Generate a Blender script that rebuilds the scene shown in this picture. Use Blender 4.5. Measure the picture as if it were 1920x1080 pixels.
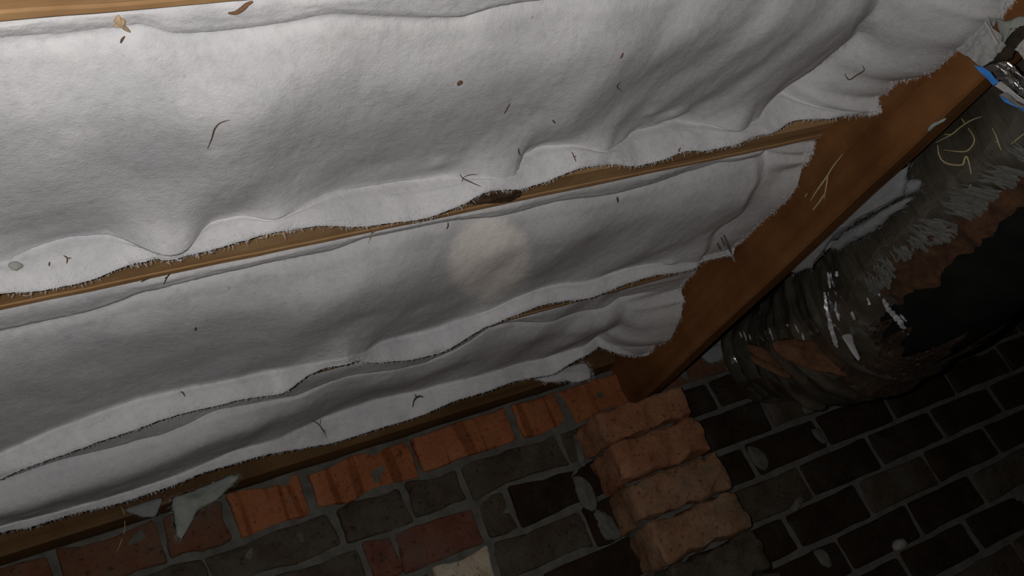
import bpy, bmesh, math, random
import numpy as np
from mathutils import Vector, Matrix, noise
from mathutils.bvhtree import BVHTree

random.seed(7)
C = bpy.context.scene.collection
for o in list(bpy.data.objects):
    bpy.data.objects.remove(o)

# ------------------------------------------------------------------ camera, world, light, exposure
# working unit u = 0.44 m.  X runs along the joists, Y towards the brick wall, Z up; the camera is the origin.
S, H = 0.44, 0.50
F = 1687.716                                  # focal length in pixels of a 1920 px wide frame
AX = np.array([[0.87323263, -0.22453471, 0.43249154],
               [-0.28522725, 0.48409701, 0.82722156],
               [-0.39510781, -0.84571523, 0.35868589]])
def W(p): return Vector((p[0]*S, p[1]*S, p[2]*S + H))

cd = bpy.data.cameras.new('camera'); cam = bpy.data.objects.new('camera', cd); C.objects.link(cam)
cd.sensor_width = 36.0; cd.lens = F/1920*36; cd.clip_start = 0.01
R = np.stack([AX[:, 0], -AX[:, 1], -AX[:, 2]], axis=1)
cam.matrix_world = Matrix.Translation((0, 0, H)) @ Matrix([list(r) for r in R]).to_4x4()
bpy.context.scene.camera = cam

world = bpy.data.worlds.new('crawl_space_dark'); bpy.context.scene.world = world
world.use_nodes = True
world.node_tree.nodes['Background'].inputs[0].default_value = (0.8, 0.9, 1.0, 1)
world.node_tree.nodes['Background'].inputs[1].default_value = 0.003

def spot(name, off, aim, power, size, blend, color, radius):
    ld = bpy.data.lights.new(name, 'SPOT'); lo = bpy.data.objects.new(name, ld); C.objects.link(lo)
    ld.energy = power; ld.spot_size = math.radians(size); ld.spot_blend = blend; ld.color = color
    ld.shadow_soft_size = radius
    p = Vector((0, 0, H)) + off[0]*Vector(AX[:, 0]) + off[1]*Vector(AX[:, 1])
    lo.location = p
    lo.rotation_euler = (W(aim) - p).to_track_quat('-Z', 'Y').to_euler()
    return lo
# the phone's flash beside the lens, and a weak warm torch spot on the middle batt
spot('phone_flash', (-0.035, -0.012), (1.05, 1.62, 0.90), 14.8, 160, 0.85, (1.0, 0.98, 0.965), 0.004)
spot('weak_torch', (0.03, 0.02), (1.035, 2.03, 0.98), 8.0, 6.0, 0.5, (1.0, 0.82, 0.62), 0.002)

vs = bpy.context.scene.view_settings
bpy.context.scene.display_settings.display_device = 'sRGB'
vs.view_transform = 'Standard'; vs.look = 'None'; vs.exposure = 0.0; vs.gamma = 1.0; vs.use_curve_mapping = False

# ------------------------------------------------------------------ helpers
def ray(x, y):
    return AX @ np.array([x-960.0, y-540.0, F])/F
def onx(p, v): d = ray(*p); return d*v/d[0]
def ony(p, v): d = ray(*p); return d*v/d[1]
def onz(p, v): d = ray(*p); return d*v/d[2]
def fbm(p, oct=3, lac=2.1, gain=0.5):
    v = 0; a = 1; q = Vector(p)
    for _ in range(oct):
        v += a*noise.noise(q); q = q*lac; a *= gain
    return v
def nz(x, y, z, s, oct=3): return fbm((x*s, y*s, z*s), oct)

def mesh_obj(name, verts, faces, mat, parent=None, origin=None, smooth=True, kind=None):
    """verts in working units -> ONE linked mesh object, its origin at `origin` (or its parent's)."""
    if origin is None:
        if parent is not None: o0 = parent.matrix_world_loc
        else:
            a = np.array(verts, float); o0 = W((a[:, 0].mean(), a[:, 1].mean(), a[:, 2].min()))
    else: o0 = W(origin)
    me = bpy.data.meshes.new(name)
    me.from_pydata([W(v) - o0 for v in verts], [], faces)
    me.materials.append(mat)
    if smooth:
        me.polygons.foreach_set('use_smooth', [True]*len(me.polygons))
    me.update()
    o = bpy.data.objects.new(name, me); C.objects.link(o)
    if parent is not None:
        o.parent = parent.obj; o.location = o0 - parent.matrix_world_loc
    else: o.location = o0
    if kind: o['kind'] = kind
    return o
class Root:
    def __init__(self, obj, loc): self.obj = obj; self.matrix_world_loc = Vector(loc)
def tag(o, label, cat, group=None):
    o['label'] = label; o['category'] = cat
    if group: o['group'] = group
    return o
def thing(name, label, cat, at, group=None):
    o = bpy.data.objects.new(name, None); C.objects.link(o); o.location = W(at); o.empty_display_size = 0.05
    tag(o, label, cat, group)
    return Root(o, W(at))
def as_root(o): return Root(o, o.location)

def grid_faces(n, m, wrap=False):
    f = []
    for i in range(n-1):
        for j in range(m if wrap else m-1):
            j2 = (j+1) % m
            f.append((i*m+j, (i+1)*m+j, (i+1)*m+j2, i*m+j2))
    return f

SURF = []                                       # (bvh) of built surfaces on which debris lies
def add_surf(verts, faces):
    SURF.append(BVHTree.FromPolygons([Vector(v) for v in verts], faces))
def hit(px, lift=0.004, only=None):
    d = Vector(ray(*px)).normalized(); best = None
    for b in ([only] if only else SURF):
        h = b.ray_cast(Vector((0, 0, 0)), d)
        if h[0] is not None and (best is None or h[3] < best): best = h[3]
    if best is None: return None
    return d*(best - lift)

def box(x0, x1, y0, y1, z0, z1):
    v = [(x, y, z) for x in (x0, x1) for y in (y0, y1) for z in (z0, z1)]
    f = [(0, 1, 3, 2), (4, 6, 7, 5), (0, 4, 5, 1), (2, 3, 7, 6), (0, 2, 6, 4), (1, 5, 7, 3)]
    return v, f

def tube(pts, rad, n=6, cap=True):
    """tapered tube through points; rad a list or a number"""
    pts = [Vector(p) for p in pts]; m = len(pts)
    if not hasattr(rad, '__len__'): rad = [rad]*m
    v = []; f = []
    up = Vector((0.3, 0.2, 0.93))
    for i, p in enumerate(pts):
        t = (pts[min(i+1, m-1)] - pts[max(i-1, 0)])
        if t.length < 1e-9: t = Vector((1, 0, 0))
        t.normalize(); a = t.cross(up)
        if a.length < 1e-3: a = t.cross(Vector((1, 0, 0)))
        a.normalize(); b = t.cross(a)
        for k in range(n):
            w = 2*math.pi*k/n
            v.append(p + float(rad[i])*(math.cos(w)*a + math.sin(w)*b))
    f = grid_faces(m, n, True)
    if cap:
        f.append(tuple(range(n))[::-1]); f.append(tuple((m-1)*n + k for k in range(n)))
    return [tuple(q) for q in v], f

def catmull(P, k):
    """resample control points (list of vectors) with k samples per segment"""
    P = [np.array(p, float) for p in P]; out = []
    for i in range(len(P)-1):
        p0 = P[max(i-1, 0)]; p1 = P[i]; p2 = P[i+1]; p3 = P[min(i+2, len(P)-1)]
        for j in range(k):
            t = j/k
            out.append(0.5*((2*p1) + (p2-p0)*t + (2*p0-5*p1+4*p2-p3)*t*t + (3*p1-p0-3*p2+p3)*t**3))
    out.append(P[-1]); return out

# ------------------------------------------------------------------ materials
def M(name, rough=0.9, **kw):
    m = bpy.data.materials.new(name); m.use_nodes = True
    b = m.node_tree.nodes['Principled BSDF']
    b.inputs['Roughness'].default_value = rough
    for k, v in kw.items():
        b.inputs[k.replace('_', ' ')].default_value = v
    return m, m.node_tree.nodes, m.node_tree.links, b
def tex_coord(N, L, scale=(1, 1, 1), world_space=True):
    if world_space:
        g = N.new('ShaderNodeNewGeometry'); src = g.outputs['Position']
    else:
        g = N.new('ShaderNodeTexCoord'); src = g.outputs['Object']
    mp = N.new('ShaderNodeMapping'); mp.inputs['Scale'].default_value = scale
    L.new(src, mp.inputs['Vector']); return mp.outputs['Vector']
def noise_n(N, L, vec, scale, detail=4, rough=0.6):
    n = N.new('ShaderNodeTexNoise'); n.inputs['Scale'].default_value = scale
    n.inputs['Detail'].default_value = detail; n.inputs['Roughness'].default_value = rough
    L.new(vec, n.inputs['Vector']); return n.outputs['Fac']
def ramp(N, L, fac, stops, interp='LINEAR'):
    r = N.new('ShaderNodeValToRGB'); r.color_ramp.interpolation = interp
    e = r.color_ramp.elements
    while len(e) < len(stops): e.new(0.5)
    for i, (p, c) in enumerate(stops):
        e[i].position = p; e[i].color = (*c, 1) if len(c) == 3 else c
    L.new(fac, r.inputs['Fac']); return r.outputs['Color']
def mix(N, L, fac, a, b, mode='MIX'):
    m = N.new('ShaderNodeMix'); m.data_type = 'RGBA'; m.blend_type = mode
    for s, val in ((m.inputs[0], fac), (m.inputs[6], a), (m.inputs[7], b)):
        if isinstance(val, (int, float)): s.default_value = val
        elif isinstance(val, tuple): s.default_value = (*val, 1)
        else: L.new(val, s)
    return m.outputs[2]
def bump(N, L, b, h, strength, dist=0.002):
    n = N.new('ShaderNodeBump'); n.inputs['Strength'].default_value = strength; n.inputs['Distance'].default_value = dist
    L.new(h, n.inputs['Height']); L.new(n.outputs['Normal'], b.inputs['Normal'])

def mat_insulation(name='mineral_wool', tint=(1, 1, 1)):
    m, N, L, b = M(name, 1.0)
    b.inputs['Specular IOR Level'].default_value = 0.1
    v = tex_coord(N, L)
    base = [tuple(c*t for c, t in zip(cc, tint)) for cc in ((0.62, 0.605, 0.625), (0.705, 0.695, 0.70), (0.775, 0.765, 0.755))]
    col = ramp(N, L, noise_n(N, L, v, 9, 6, 0.65), [(0.28, base[0]), (0.5, base[1]), (0.72, base[2])])
    # dust specks and faint grey soiling
    vo = N.new('ShaderNodeTexVoronoi'); vo.inputs['Scale'].default_value = 55; L.new(v, vo.inputs['Vector'])
    spk = ramp(N, L, vo.outputs['Distance'], [(0.0, (1, 1, 1)), (0.055, (1, 1, 1)), (0.10, (0, 0, 0))])
    gate = ramp(N, L, noise_n(N, L, v, 14, 2), [(0.60, (0, 0, 0)), (0.66, (0.55, 0.55, 0.55))])
    f = mix(N, L, 1.0, spk, gate, 'MULTIPLY')
    col = mix(N, L, f, col, (0.22, 0.21, 0.20))
    soil = ramp(N, L, noise_n(N, L, v, 22, 5, 0.7), [(0.56, (0, 0, 0)), (0.80, (0.5, 0.5, 0.5))])
    col = mix(N, L, soil, col, (0.42, 0.42, 0.43))
    L.new(col, b.inputs['Base Color'])
    tuft_ = ramp(N, L, noise_n(N, L, v, 130, 6, 0.75), [(0.32, (0.84, 0.835, 0.835)), (0.5, (0.96, 0.96, 0.96)), (0.70, (1.0, 1.0, 1.0))])
    col = mix(N, L, 1.0, col, tuft_, 'MULTIPLY')
    fl_ = ramp(N, L, noise_n(N, L, v, 34, 3, 0.5), [(0.62, (0, 0, 0)), (0.74, (0.5, 0.5, 0.5))])
    col = mix(N, L, fl_, col, tuple(min(1, c*1.04) for c in base[2]))
    L.new(col, b.inputs['Base Color'])
    h1 = noise_n(N, L, v, 420, 4, 0.8); h2 = noise_n(N, L, v, 95, 4, 0.7)
    h = mix(N, L, 0.55, h1, h2)
    bump(N, L, b, h, 0.5, 0.0035)
    return m
def mat_wood(name, dark, mid, light, axis, rough=0.75, spec=0.25):
    m, N, L, b = M(name, rough); b.inputs['Specular IOR Level'].default_value = spec
    sc = [38.0, 38.0, 38.0]; sc[axis] = 2.2
    v = tex_coord(N, L, tuple(sc))
    g = noise_n(N, L, v, 1.0, 6, 0.62)
    col = ramp(N, L, g, [(0.30, dark), (0.47, mid), (0.68, light)])
    v2 = tex_coord(N, L)
    blot = ramp(N, L, noise_n(N, L, v2, 7, 5, 0.65), [(0.40, (1, 1, 1)), (0.68, (0.62, 0.56, 0.50))])
    col = mix(N, L, 1.0, col, blot, 'MULTIPLY')
    L.new(col, b.inputs['Base Color'])
    bump(N, L, b, g, 0.35, 0.002)
    return m
def mat_brick(name, a, c, d, smear=0.35, smear_col=(0.22, 0.21, 0.18), bands=False):
    m, N, L, b = M(name, 0.95); b.inputs['Specular IOR Level'].default_value = 0.15
    v = tex_coord(N, L)
    col = ramp(N, L, noise_n(N, L, v, 16, 6, 0.7), [(0.30, a), (0.5, c), (0.70, d)])
    if bands:
        v3 = tex_coord(N, L, (1, 0.0, 0.06))
        bd = ramp(N, L, noise_n(N, L, v3, 34, 2, 0.4), [(0.55, (1, 1, 1)), (0.585, (0.66, 0.58, 0.55)), (0.64, (0.64, 0.57, 0.54)), (0.67, (1, 1, 1))])
        col = mix(N, L, 1.0, col, bd, 'MULTIPLY')
    sm = ramp(N, L, noise_n(N, L, v, 11, 5, 0.65), [(0.60-0.35*smear, (0, 0, 0)), (0.78-0.22*smear, (0.85, 0.85, 0.85))])
    col = mix(N, L, sm, col, smear_col)
    pit = ramp(N, L, noise_n(N, L, v, 120, 3, 0.6), [(0.30, (0.45, 0.42, 0.40)), (0.42, (1, 1, 1))])
    col = mix(N, L, 1.0, col, pit, 'MULTIPLY')
    L.new(col, b.inputs['Base Color'])
    bump(N, L, b, noise_n(N, L, v, 90, 6, 0.7), 0.8, 0.006)
    return m
def mat_plain(name, a, c, scale=40, rough=0.9, bmp=0.3, **kw):
    m, N, L, b = M(name, rough, **kw)
    v = tex_coord(N, L)
    n = noise_n(N, L, v, scale, 5, 0.65)
    L.new(ramp(N, L, n, [(0.35, a), (0.65, c)]), b.inputs['Base Color'])
    bump(N, L, b, n, bmp, 0.003)
    return m

def mat_film(name, a, c):
    """thin glossy plastic: creased across the duct so that a flash glints in short streaks"""
    m, N, L, b = M(name, 0.16); b.inputs['Specular IOR Level'].default_value = 0.6
    b.inputs['Coat Weight'].default_value = 1.0; b.inputs['Coat Roughness'].default_value = 0.07
    v = tex_coord(N, L)
    L.new(ramp(N, L, noise_n(N, L, v, 14, 5, 0.6), [(0.35, a), (0.65, c)]), b.inputs['Base Color'])
    v2 = tex_coord(N, L, (9, 60, 9))
    h = noise_n(N, L, v2, 1.0, 4, 0.6)
    r = ramp(N, L, noise_n(N, L, v, 20, 3), [(0.4, (0.10, 0.10, 0.10)), (0.62, (0.45, 0.45, 0.45))])
    L.new(r, b.inputs['Roughness'])
    bump(N, L, b, h, 0.9, 0.004)
    return m
INS = mat_insulation()
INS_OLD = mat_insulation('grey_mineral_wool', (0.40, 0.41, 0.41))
FUZZ, _, _, _b = M('wool_fibres', 1.0); _b.inputs['Base Color'].default_value = (0.70, 0.70, 0.70, 1)
JOIST = mat_wood('joist_pine', (0.25, 0.130, 0.052), (0.41, 0.235, 0.105), (0.52, 0.325, 0.16), 0)
GIRDER = mat_wood('girder_pine', (0.13, 0.0488, 0.0143), (0.202, 0.0813, 0.0234), (0.24, 0.107, 0.0358), 1)
SILL = mat_wood('sill_timber', (0.078, 0.0372, 0.0132), (0.144, 0.075, 0.027), (0.18, 0.102, 0.042), 0)
PLANK = mat_wood('subfloor_boards', (0.14, 0.08, 0.04), (0.20, 0.12, 0.06), (0.26, 0.16, 0.09), 1)
MORTAR = mat_plain('mortar', (0.081, 0.081, 0.069), (0.144, 0.14, 0.12), 30, 0.95, 0.6)
B_ORANGE = mat_brick('orange_brick', (0.29, 0.098, 0.038), (0.37, 0.132, 0.055), (0.42, 0.172, 0.082), 0.05, (0.24, 0.17, 0.12), bands=True)
B_DUSTY = mat_brick('dusty_red_brick', (0.13, 0.05, 0.025), (0.165, 0.07, 0.0375), (0.19, 0.095, 0.06), 0.45, (0.13, 0.095, 0.07))
B_RED = mat_brick('red_brick', (0.12, 0.045, 0.030), (0.17, 0.066, 0.044), (0.20, 0.095, 0.066), 0.30, (0.13, 0.10, 0.08))
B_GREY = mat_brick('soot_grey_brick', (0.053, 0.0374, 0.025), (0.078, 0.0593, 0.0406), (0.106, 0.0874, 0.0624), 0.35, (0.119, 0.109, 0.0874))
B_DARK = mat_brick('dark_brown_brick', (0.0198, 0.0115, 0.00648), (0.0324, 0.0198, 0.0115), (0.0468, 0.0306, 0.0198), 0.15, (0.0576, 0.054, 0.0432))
B_CREAM = mat_brick('limewashed_brick', (0.252, 0.114, 0.0686), (0.527, 0.434, 0.32), (0.641, 0.572, 0.434), 0.1)
B_PIER = mat_brick('salmon_pier_brick', (0.257, 0.105, 0.0545), (0.347, 0.154, 0.0802), (0.385, 0.199, 0.115), 0.12, (0.173, 0.142, 0.096))
B_PIER2 = mat_brick('stained_pier_brick', (0.221, 0.11, 0.058), (0.302, 0.163, 0.0927), (0.337, 0.221, 0.139), 0.38, (0.151, 0.127, 0.0753))
FLOOR = mat_plain('dry_earth', (0.11, 0.075, 0.05), (0.20, 0.145, 0.10), 18, 1.0, 0.8)
STRAW = mat_plain('dry_straw', (0.42, 0.34, 0.16), (0.58, 0.50, 0.28), 60, 0.8, 0.1)
TWIG = mat_plain('dead_twig', (0.07, 0.04, 0.025), (0.16, 0.09, 0.05), 80, 0.9, 0.3)
BARK = mat_plain('bark', (0.12, 0.06, 0.03), (0.24, 0.13, 0.07), 60, 0.9, 0.6)
PAPER = mat_plain('tan_paper', (0.42, 0.28, 0.15), (0.55, 0.40, 0.25), 50, 0.9, 0.3)
FILM_GREY = mat_film('grey_plastic_jacket', (0.0518, 0.0444, 0.0319), (0.0963, 0.0853, 0.0653))
FILM_BROWN = mat_film('brown_plastic_jacket', (0.038, 0.024, 0.016), (0.075, 0.05, 0.034))
FILM_BLACK = mat_plain('black_plastic_liner', (0.0072, 0.0072, 0.0072), (0.0144, 0.0144, 0.0126), 14, 0.85, 0.3, Specular_IOR_Level=0.12)
FIBRE = mat_plain('brown_duct_fibre', (0.0394, 0.0158, 0.0063), (0.0998, 0.0446, 0.0184), 55, 1.0, 1.0)
PAPER_BROWN = mat_plain('brown_kraft_paper', (0.085, 0.036, 0.014), (0.17, 0.078, 0.032), 45, 0.9, 0.8)
LINING = mat_plain('torn_grey_lining', (0.101, 0.0966, 0.0861), (0.151, 0.145, 0.13), 70, 0.6, 0.4)
GAP_SHADE = mat_plain('blackened_wood', (0.012, 0.009, 0.005), (0.045, 0.030, 0.015), 50, 0.9, 0.8)  # near-black colour painted in as the shade of a gap
TAG = mat_plain('frosted_plastic', (0.36, 0.36, 0.355), (0.50, 0.50, 0.49), 60, 0.4, 0.2)
CLEAR = mat_plain('cloudy_clear_film', (0.336, 0.328, 0.32), (0.448, 0.44, 0.432), 30, 0.30, 0.3)
FOIL_GLINT = mat_plain('crinkled_foil', (0.50, 0.49, 0.48), (0.75, 0.74, 0.73), 50, 0.22, 0.3, Metallic=1.0)  # foil edge, and the painted glints on the plastic sheet
GLINT = mat_plain('silver_tape', (0.72, 0.73, 0.76), (0.86, 0.87, 0.90), 50, 0.36, 0.3, Metallic=0.55)  # silver colour that paints the glints on the duct's plastic skin
GLOSS = mat_plain('glossy_dark_film', (0.045, 0.042, 0.040), (0.13, 0.125, 0.12), 30, 0.10, 0.5, Coat_Weight=1.0, Coat_Roughness=0.05)
BLUE = mat_plain('blue_print_film', (0.035, 0.20, 0.62), (0.05, 0.27, 0.72), 50, 0.30, 0.2)
WISP = mat_plain('grey_cobweb_wool', (0.26, 0.28, 0.25), (0.36, 0.38, 0.34), 40, 1.0, 0.6)
KNOT = mat_plain('dark_knot', (0.05, 0.025, 0.012), (0.14, 0.075, 0.035), 60, 0.8, 0.6)
NEST = mat_plain('dirt_dauber_mud', (0.20, 0.20, 0.17), (0.30, 0.30, 0.26), 40, 1.0, 0.5)

# ------------------------------------------------------------------ floor, subfloor, brick foundation wall
FZ = -1.12
def floor():
    n, m = 70, 60; v = []
    for i in range(n):
        for j in range(m):
            x = -3.0 + 11*i/(n-1); y = -2.5 + 6.1*j/(m-1)
            v.append((x, y, FZ - 0.02 + 0.035*nz(x, y, 0, 1.7, 4)))
    o = mesh_obj('floor', v, grid_faces(n, m), FLOOR, origin=(0, 0, FZ)); o['kind'] = 'structure'
floor()
ceil_v, ceil_f = box(-3, 8, -2.5, 3.9, 1.42, 1.47)
ceil = mesh_obj('ceiling', ceil_v, ceil_f, PLANK, origin=(2, 0.5, 1.42), smooth=False); ceil['kind'] = 'structure'
cr = as_root(ceil)
for k in range(14):
    y0 = -2.4 + k*0.45
    v, f = box(-3 + 0.01, 7.99, y0 + 0.004, y0 + 0.446, 1.400 + 0.004*(k % 3), 1.425)
    mesh_obj('plank', v, f, PLANK, cr, smooth=False)

YW = 3.47
def rounded_box(dx, dy, dz, r, seed, nx=5, nyy=2, nzz=3, amp=0.006, freq=9):
    def ticks(n, half):
        e = r*0.999/half
        t = [-1.0, -1+0.35*e, -1+e] + [(-1+e) + (2-2*e)*k/(n+1) for k in range(1, n+1)] + [1-e, 1-0.35*e, 1.0]
        return t
    hx, hy, hz = dx/2, dy/2, dz/2
    bm = bmesh.new()
    tx, ty, tz = ticks(nx, hx), ticks(nyy, hy), ticks(nzz, hz)
    vd = {}
    def vert(a, b_, c_):
        k = (round(a, 5), round(b_, 5), round(c_, 5))
        if k in vd: return vd[k]
        p = Vector((a*hx, b_*hy, c_*hz))
        q = Vector((max(-hx+r, min(hx-r, p.x)), max(-hy+r, min(hy-r, p.y)), max(-hz+r, min(hz-r, p.z))))
        d = p - q
        if d.length > 1e-9: p = q + d.normalized()*min(d.length, r)
        s = Vector((seed*3.7, seed*1.3, seed*2.1))
        p = p + amp*Vector((fbm(p*freq + s), fbm(p*freq + s*1.7), fbm(p*freq + s*2.3)))
        vd[k] = bm.verts.new(p); return vd[k]
    def face(us, vs_, fn):
        for i in range(len(us)-1):
            for j in range(len(vs_)-1):
                q = [fn(us[i], vs_[j]), fn(us[i+1], vs_[j]), fn(us[i+1], vs_[j+1]), fn(us[i], vs_[j+1])]
                try: bm.faces.new(q)
                except ValueError: pass
    face(tx, tz, lambda a, c_: vert(a, -1, c_))
    face(tx, tz, lambda a, c_: vert(-a, 1, c_))
    face(ty, tz, lambda b_, c_: vert(1, b_, c_))
    face(ty, tz, lambda b_, c_: vert(-1, -b_, c_))
    face(tx, ty, lambda a, b_: vert(a, b_, 1))
    face(tx, ty, lambda a, b_: vert(a, -b_, -1))
    bmesh.ops.recalc_face_normals(bm, faces=bm.faces)
    return bm
def brick_me(dx, dy, dz, r, seed, mat, **kw):
    bm = rounded_box(dx*S, dy*S, dz*S, r*S, seed, **kw)
    me = bpy.data.meshes.new('brick'); bm.to_mesh(me); bm.free()
    me.materials.append(mat)
    me.polygons.foreach_set('use_smooth', [True]*len(me.polygons)); return me
def place(name, me, root, p, rz=0.0, ry=0.0, kind=None):
    o = bpy.data.objects.new(name, me); C.objects.link(o)
    o.parent = root.obj; o.location = W(p) - root.matrix_world_loc; o.rotation_euler = (0, ry, rz)
    if kind: o['kind'] = kind
    return o

JZ = [0.982, 0.80, 0.639, 0.463, 0.287, 0.111, -0.065, -0.241, -0.417, -0.593, -0.769, -0.945, -1.121]
MT = 0.024                                   # mortar thickness
WX0, WX1 = -1.2, 7.0
# mortar backing of the wall: a slightly uneven face, so that the joints are smeared here and shallow there
def mortar_back():
    n, m = 200, 64; v = []
    for i in range(n):
        for j in range(m):
            x = WX0 + (WX1-WX0)*i/(n-1); z = FZ - 0.05 + (0.985 - FZ + 0.05)*j/(m-1)
            v.append((x, YW + 0.015 + 0.010*nz(x, 0, z, 6, 3), z))
    f = grid_faces(n, m)
    b0 = len(v)
    bv, bf = box(WX0, WX1, YW + 0.05, YW + 0.42, FZ - 0.05, 0.985)
    v += bv; f += [tuple(b0 + k for k in q) for q in bf]
    add_surf(v, f)
    return mesh_obj('wall_back', v, f, MORTAR, origin=(2.0, YW, FZ))
wall = mortar_back(); wall['kind'] = 'structure'
wr = as_root(wall)
ROW_J = {                                    # measured vertical joints, then 0.46 u on
    0: [-0.74, -0.25, 0.10, 0.34, 0.64, 1.087, 1.547, 1.80, 2.31],
    1: [-0.62, -0.20, 0.21, 0.70, 0.99, 1.24, 1.71, 2.14, 2.545],
    2: [-0.55, -0.09, 0.38, 0.75, 0.88, 1.24, 1.39, 1.85, 2.31],
    3: [-0.62, -0.16, 0.30, 0.72, 0.97, 1.235, 1.66, 2.10, 2.555],
}
rb = random.Random(3)
shared = {}
def shared_brick(mat, w, k):
    key = (mat.name, k)
    if key not in shared:
        shared[key] = brick_me(0.46 - MT, 0.20, 0.176 - MT, 0.014, 20 + 5*k + len(mat.name) % 3, mat, nx=3, nyy=0, nzz=1, amp=0.005)
    return shared[key]
nb = 0
for r in range(12):
    zt, zb = JZ[r], JZ[r+1]
    js = list(ROW_J.get(r, [-0.80 + 0.46*k + (0.23 if r % 2 else 0) - (0.0 if r % 2 else 0.01) for k in range(8)]))
    if r not in ROW_J:
        js = [(2.31 if r % 2 == 0 else 2.57) + 0.46*k for k in range(-7, 1)]
    while js[-1] < 6.6: js.append(js[-1] + 0.46 + rb.uniform(-0.008, 0.008))
    for a, b_ in zip(js[:-1], js[1:]):
        cx = (a+b_)/2
        if r > 7 and (cx > 5.0 or cx < 0): continue
        if r >= 5 and cx < 0.8 and r % 3: pass
        if r == 0:
            mat = B_DUSTY if cx < 0.3 else B_ORANGE
            if cx > 2.2: mat = B_DUSTY if rb.random() < 0.5 else B_RED
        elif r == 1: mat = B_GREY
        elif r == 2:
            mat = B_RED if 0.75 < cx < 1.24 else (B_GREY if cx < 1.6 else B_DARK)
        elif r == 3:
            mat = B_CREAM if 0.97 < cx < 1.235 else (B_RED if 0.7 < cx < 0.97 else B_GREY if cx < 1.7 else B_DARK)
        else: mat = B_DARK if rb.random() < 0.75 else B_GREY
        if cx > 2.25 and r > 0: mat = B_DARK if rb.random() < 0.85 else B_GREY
        proud = rb.uniform(-0.006, 0.006)
        y = YW + 0.10 + proud
        if r <= 3 and cx < 2.3:
            mt = 0.020 if (r, round(a, 2)) in ((0, 1.09), (2, 0.88)) else MT
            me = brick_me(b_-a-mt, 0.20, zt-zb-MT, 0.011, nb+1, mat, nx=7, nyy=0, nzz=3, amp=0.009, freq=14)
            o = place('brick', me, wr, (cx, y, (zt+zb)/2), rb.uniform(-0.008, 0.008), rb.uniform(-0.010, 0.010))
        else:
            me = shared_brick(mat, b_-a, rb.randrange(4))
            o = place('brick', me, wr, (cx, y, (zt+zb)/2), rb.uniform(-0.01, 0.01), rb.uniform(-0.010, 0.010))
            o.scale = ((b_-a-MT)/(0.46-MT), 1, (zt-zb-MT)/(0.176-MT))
        nb += 1

# mortar splashes on the wall (flat lumps that belong to the wall)
def lump(pix, plane, val, th, seed=0, amp=0.25, freq=14, rings=(1.0, 0.93, 0.8, 0.6, 0.38, 0.15), k=5, back=True, tilt=None):
    """pillow of real thickness over an outline given on a real plane; returns verts, faces in working units"""
    fn = {'x': onx, 'y': ony, 'z': onz}[plane]
    P = [fn(p, val) for p in pix]
    n0 = len(P)
    Pc = P + [P[0], P[1], P[2]]; out = []
    for i in range(n0):
        p0, p1, p2, p3 = P[(i-1) % n0], P[i], P[(i+1) % n0], P[(i+2) % n0]
        for j in range(k):
            t = j/k
            out.append(0.5*((2*p1) + (p2-p0)*t + (2*p0-5*p1+4*p2-p3)*t*t + (3*p1-p0-3*p2+p3)*t**3))
    P = out; n = len(P)
    c = sum(P)/n
    nrm = np.zeros(3); nrm['xyz'.index(plane)] = -1.0
    if plane == 'z': nrm[2] = -1.0
    size = np.mean([np.linalg.norm(p-c) for p in P])
    v = []; f = []
    def ring(s, side):
        for p in P:
            q = c + (p-c)*s
            if s >= 0.99:
                q = q + amp*0.18*size*np.array([nz(*(q+seed), freq*2.2, 2), nz(*(q*1.3+seed), freq*2.2, 2), nz(*(q*1.7-seed), freq*2.2, 2)])
            d = th*math.sqrt(max(0, 1-s*s))*(1 + amp*nz(q[0]+seed, q[1], q[2], freq))
            d += amp*th*0.6*nz(q[0], q[1]+seed, q[2], freq*2.5)*(0 if s >= 0.99 else 1)
            v.append(tuple(q + nrm*d*side))
    for s in rings: ring(s, 1)
    m = len(rings)
    for i in range(m-1):
        for j in range(n):
            j2 = (j+1) % n
            f.append((i*n+j, i*n+j2, (i+1)*n+j2, (i+1)*n+j))
    v.append(tuple(c + nrm*th)); ci = len(v)-1
    for j in range(n): f.append(((m-1)*n+j, (m-1)*n+(j+1) % n, ci))
    if back:
        b0 = len(v)
        for s in rings[1:]: ring(s, -0.7)
        for j in range(n):
            f.append((j, b0+j, b0+(j+1) % n, (j+1) % n))
        for i in range(len(rings)-2):
            for j in range(n):
                j2 = (j+1) % n
                f.append((b0+i*n+j, b0+(i+1)*n+j, b0+(i+1)*n+j2, b0+i*n+j2))
        v.append(tuple(c - nrm*th*0.7)); ci = len(v)-1
        e0 = b0+(len(rings)-2)*n
        for j in range(n): f.append((e0+j, ci, e0+(j+1) % n))
    return v, f
for i, pix in enumerate([
    [(1400, 838), (1425, 842), (1440, 865), (1435, 882), (1415, 872)],
    [(1520, 808), (1535, 805), (1550, 825), (1542, 832)],
    [(1505, 757), (1520, 752), (1525, 772), (1508, 775)],
    [(1525, 1035), (1545, 1030), (1560, 1060), (1545, 1062)],
    [(1480, 955), (1498, 930), (1505, 940), (1495, 958)],
    [(1075, 895), (1100, 900), (1120, 935), (1112, 960), (1088, 945)],
    [(1110, 958), (1140, 962), (1165, 1005), (1140, 1012), (1118, 985)],
    [(1075, 815), (1092, 830), (1098, 870), (1085, 868)]]):
    v, f = lump(pix, 'y', YW - 0.001, 0.012, i*3.1, 0.9, 24)
    mesh_obj('mortar_splash', v, f, MORTAR, wr)
v, f = lump([(1676, 1014), (1688, 1010), (1697, 1018), (1694, 1030), (1682, 1034), (1674, 1026)], 'y', YW - 0.01, 0.035, 2.2, 0.3, 18)
tag(mesh_obj('mud_nest', v, f, NEST), 'small round pale mud lump stuck to the dark brick wall at lower right', 'mud nest')

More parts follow.
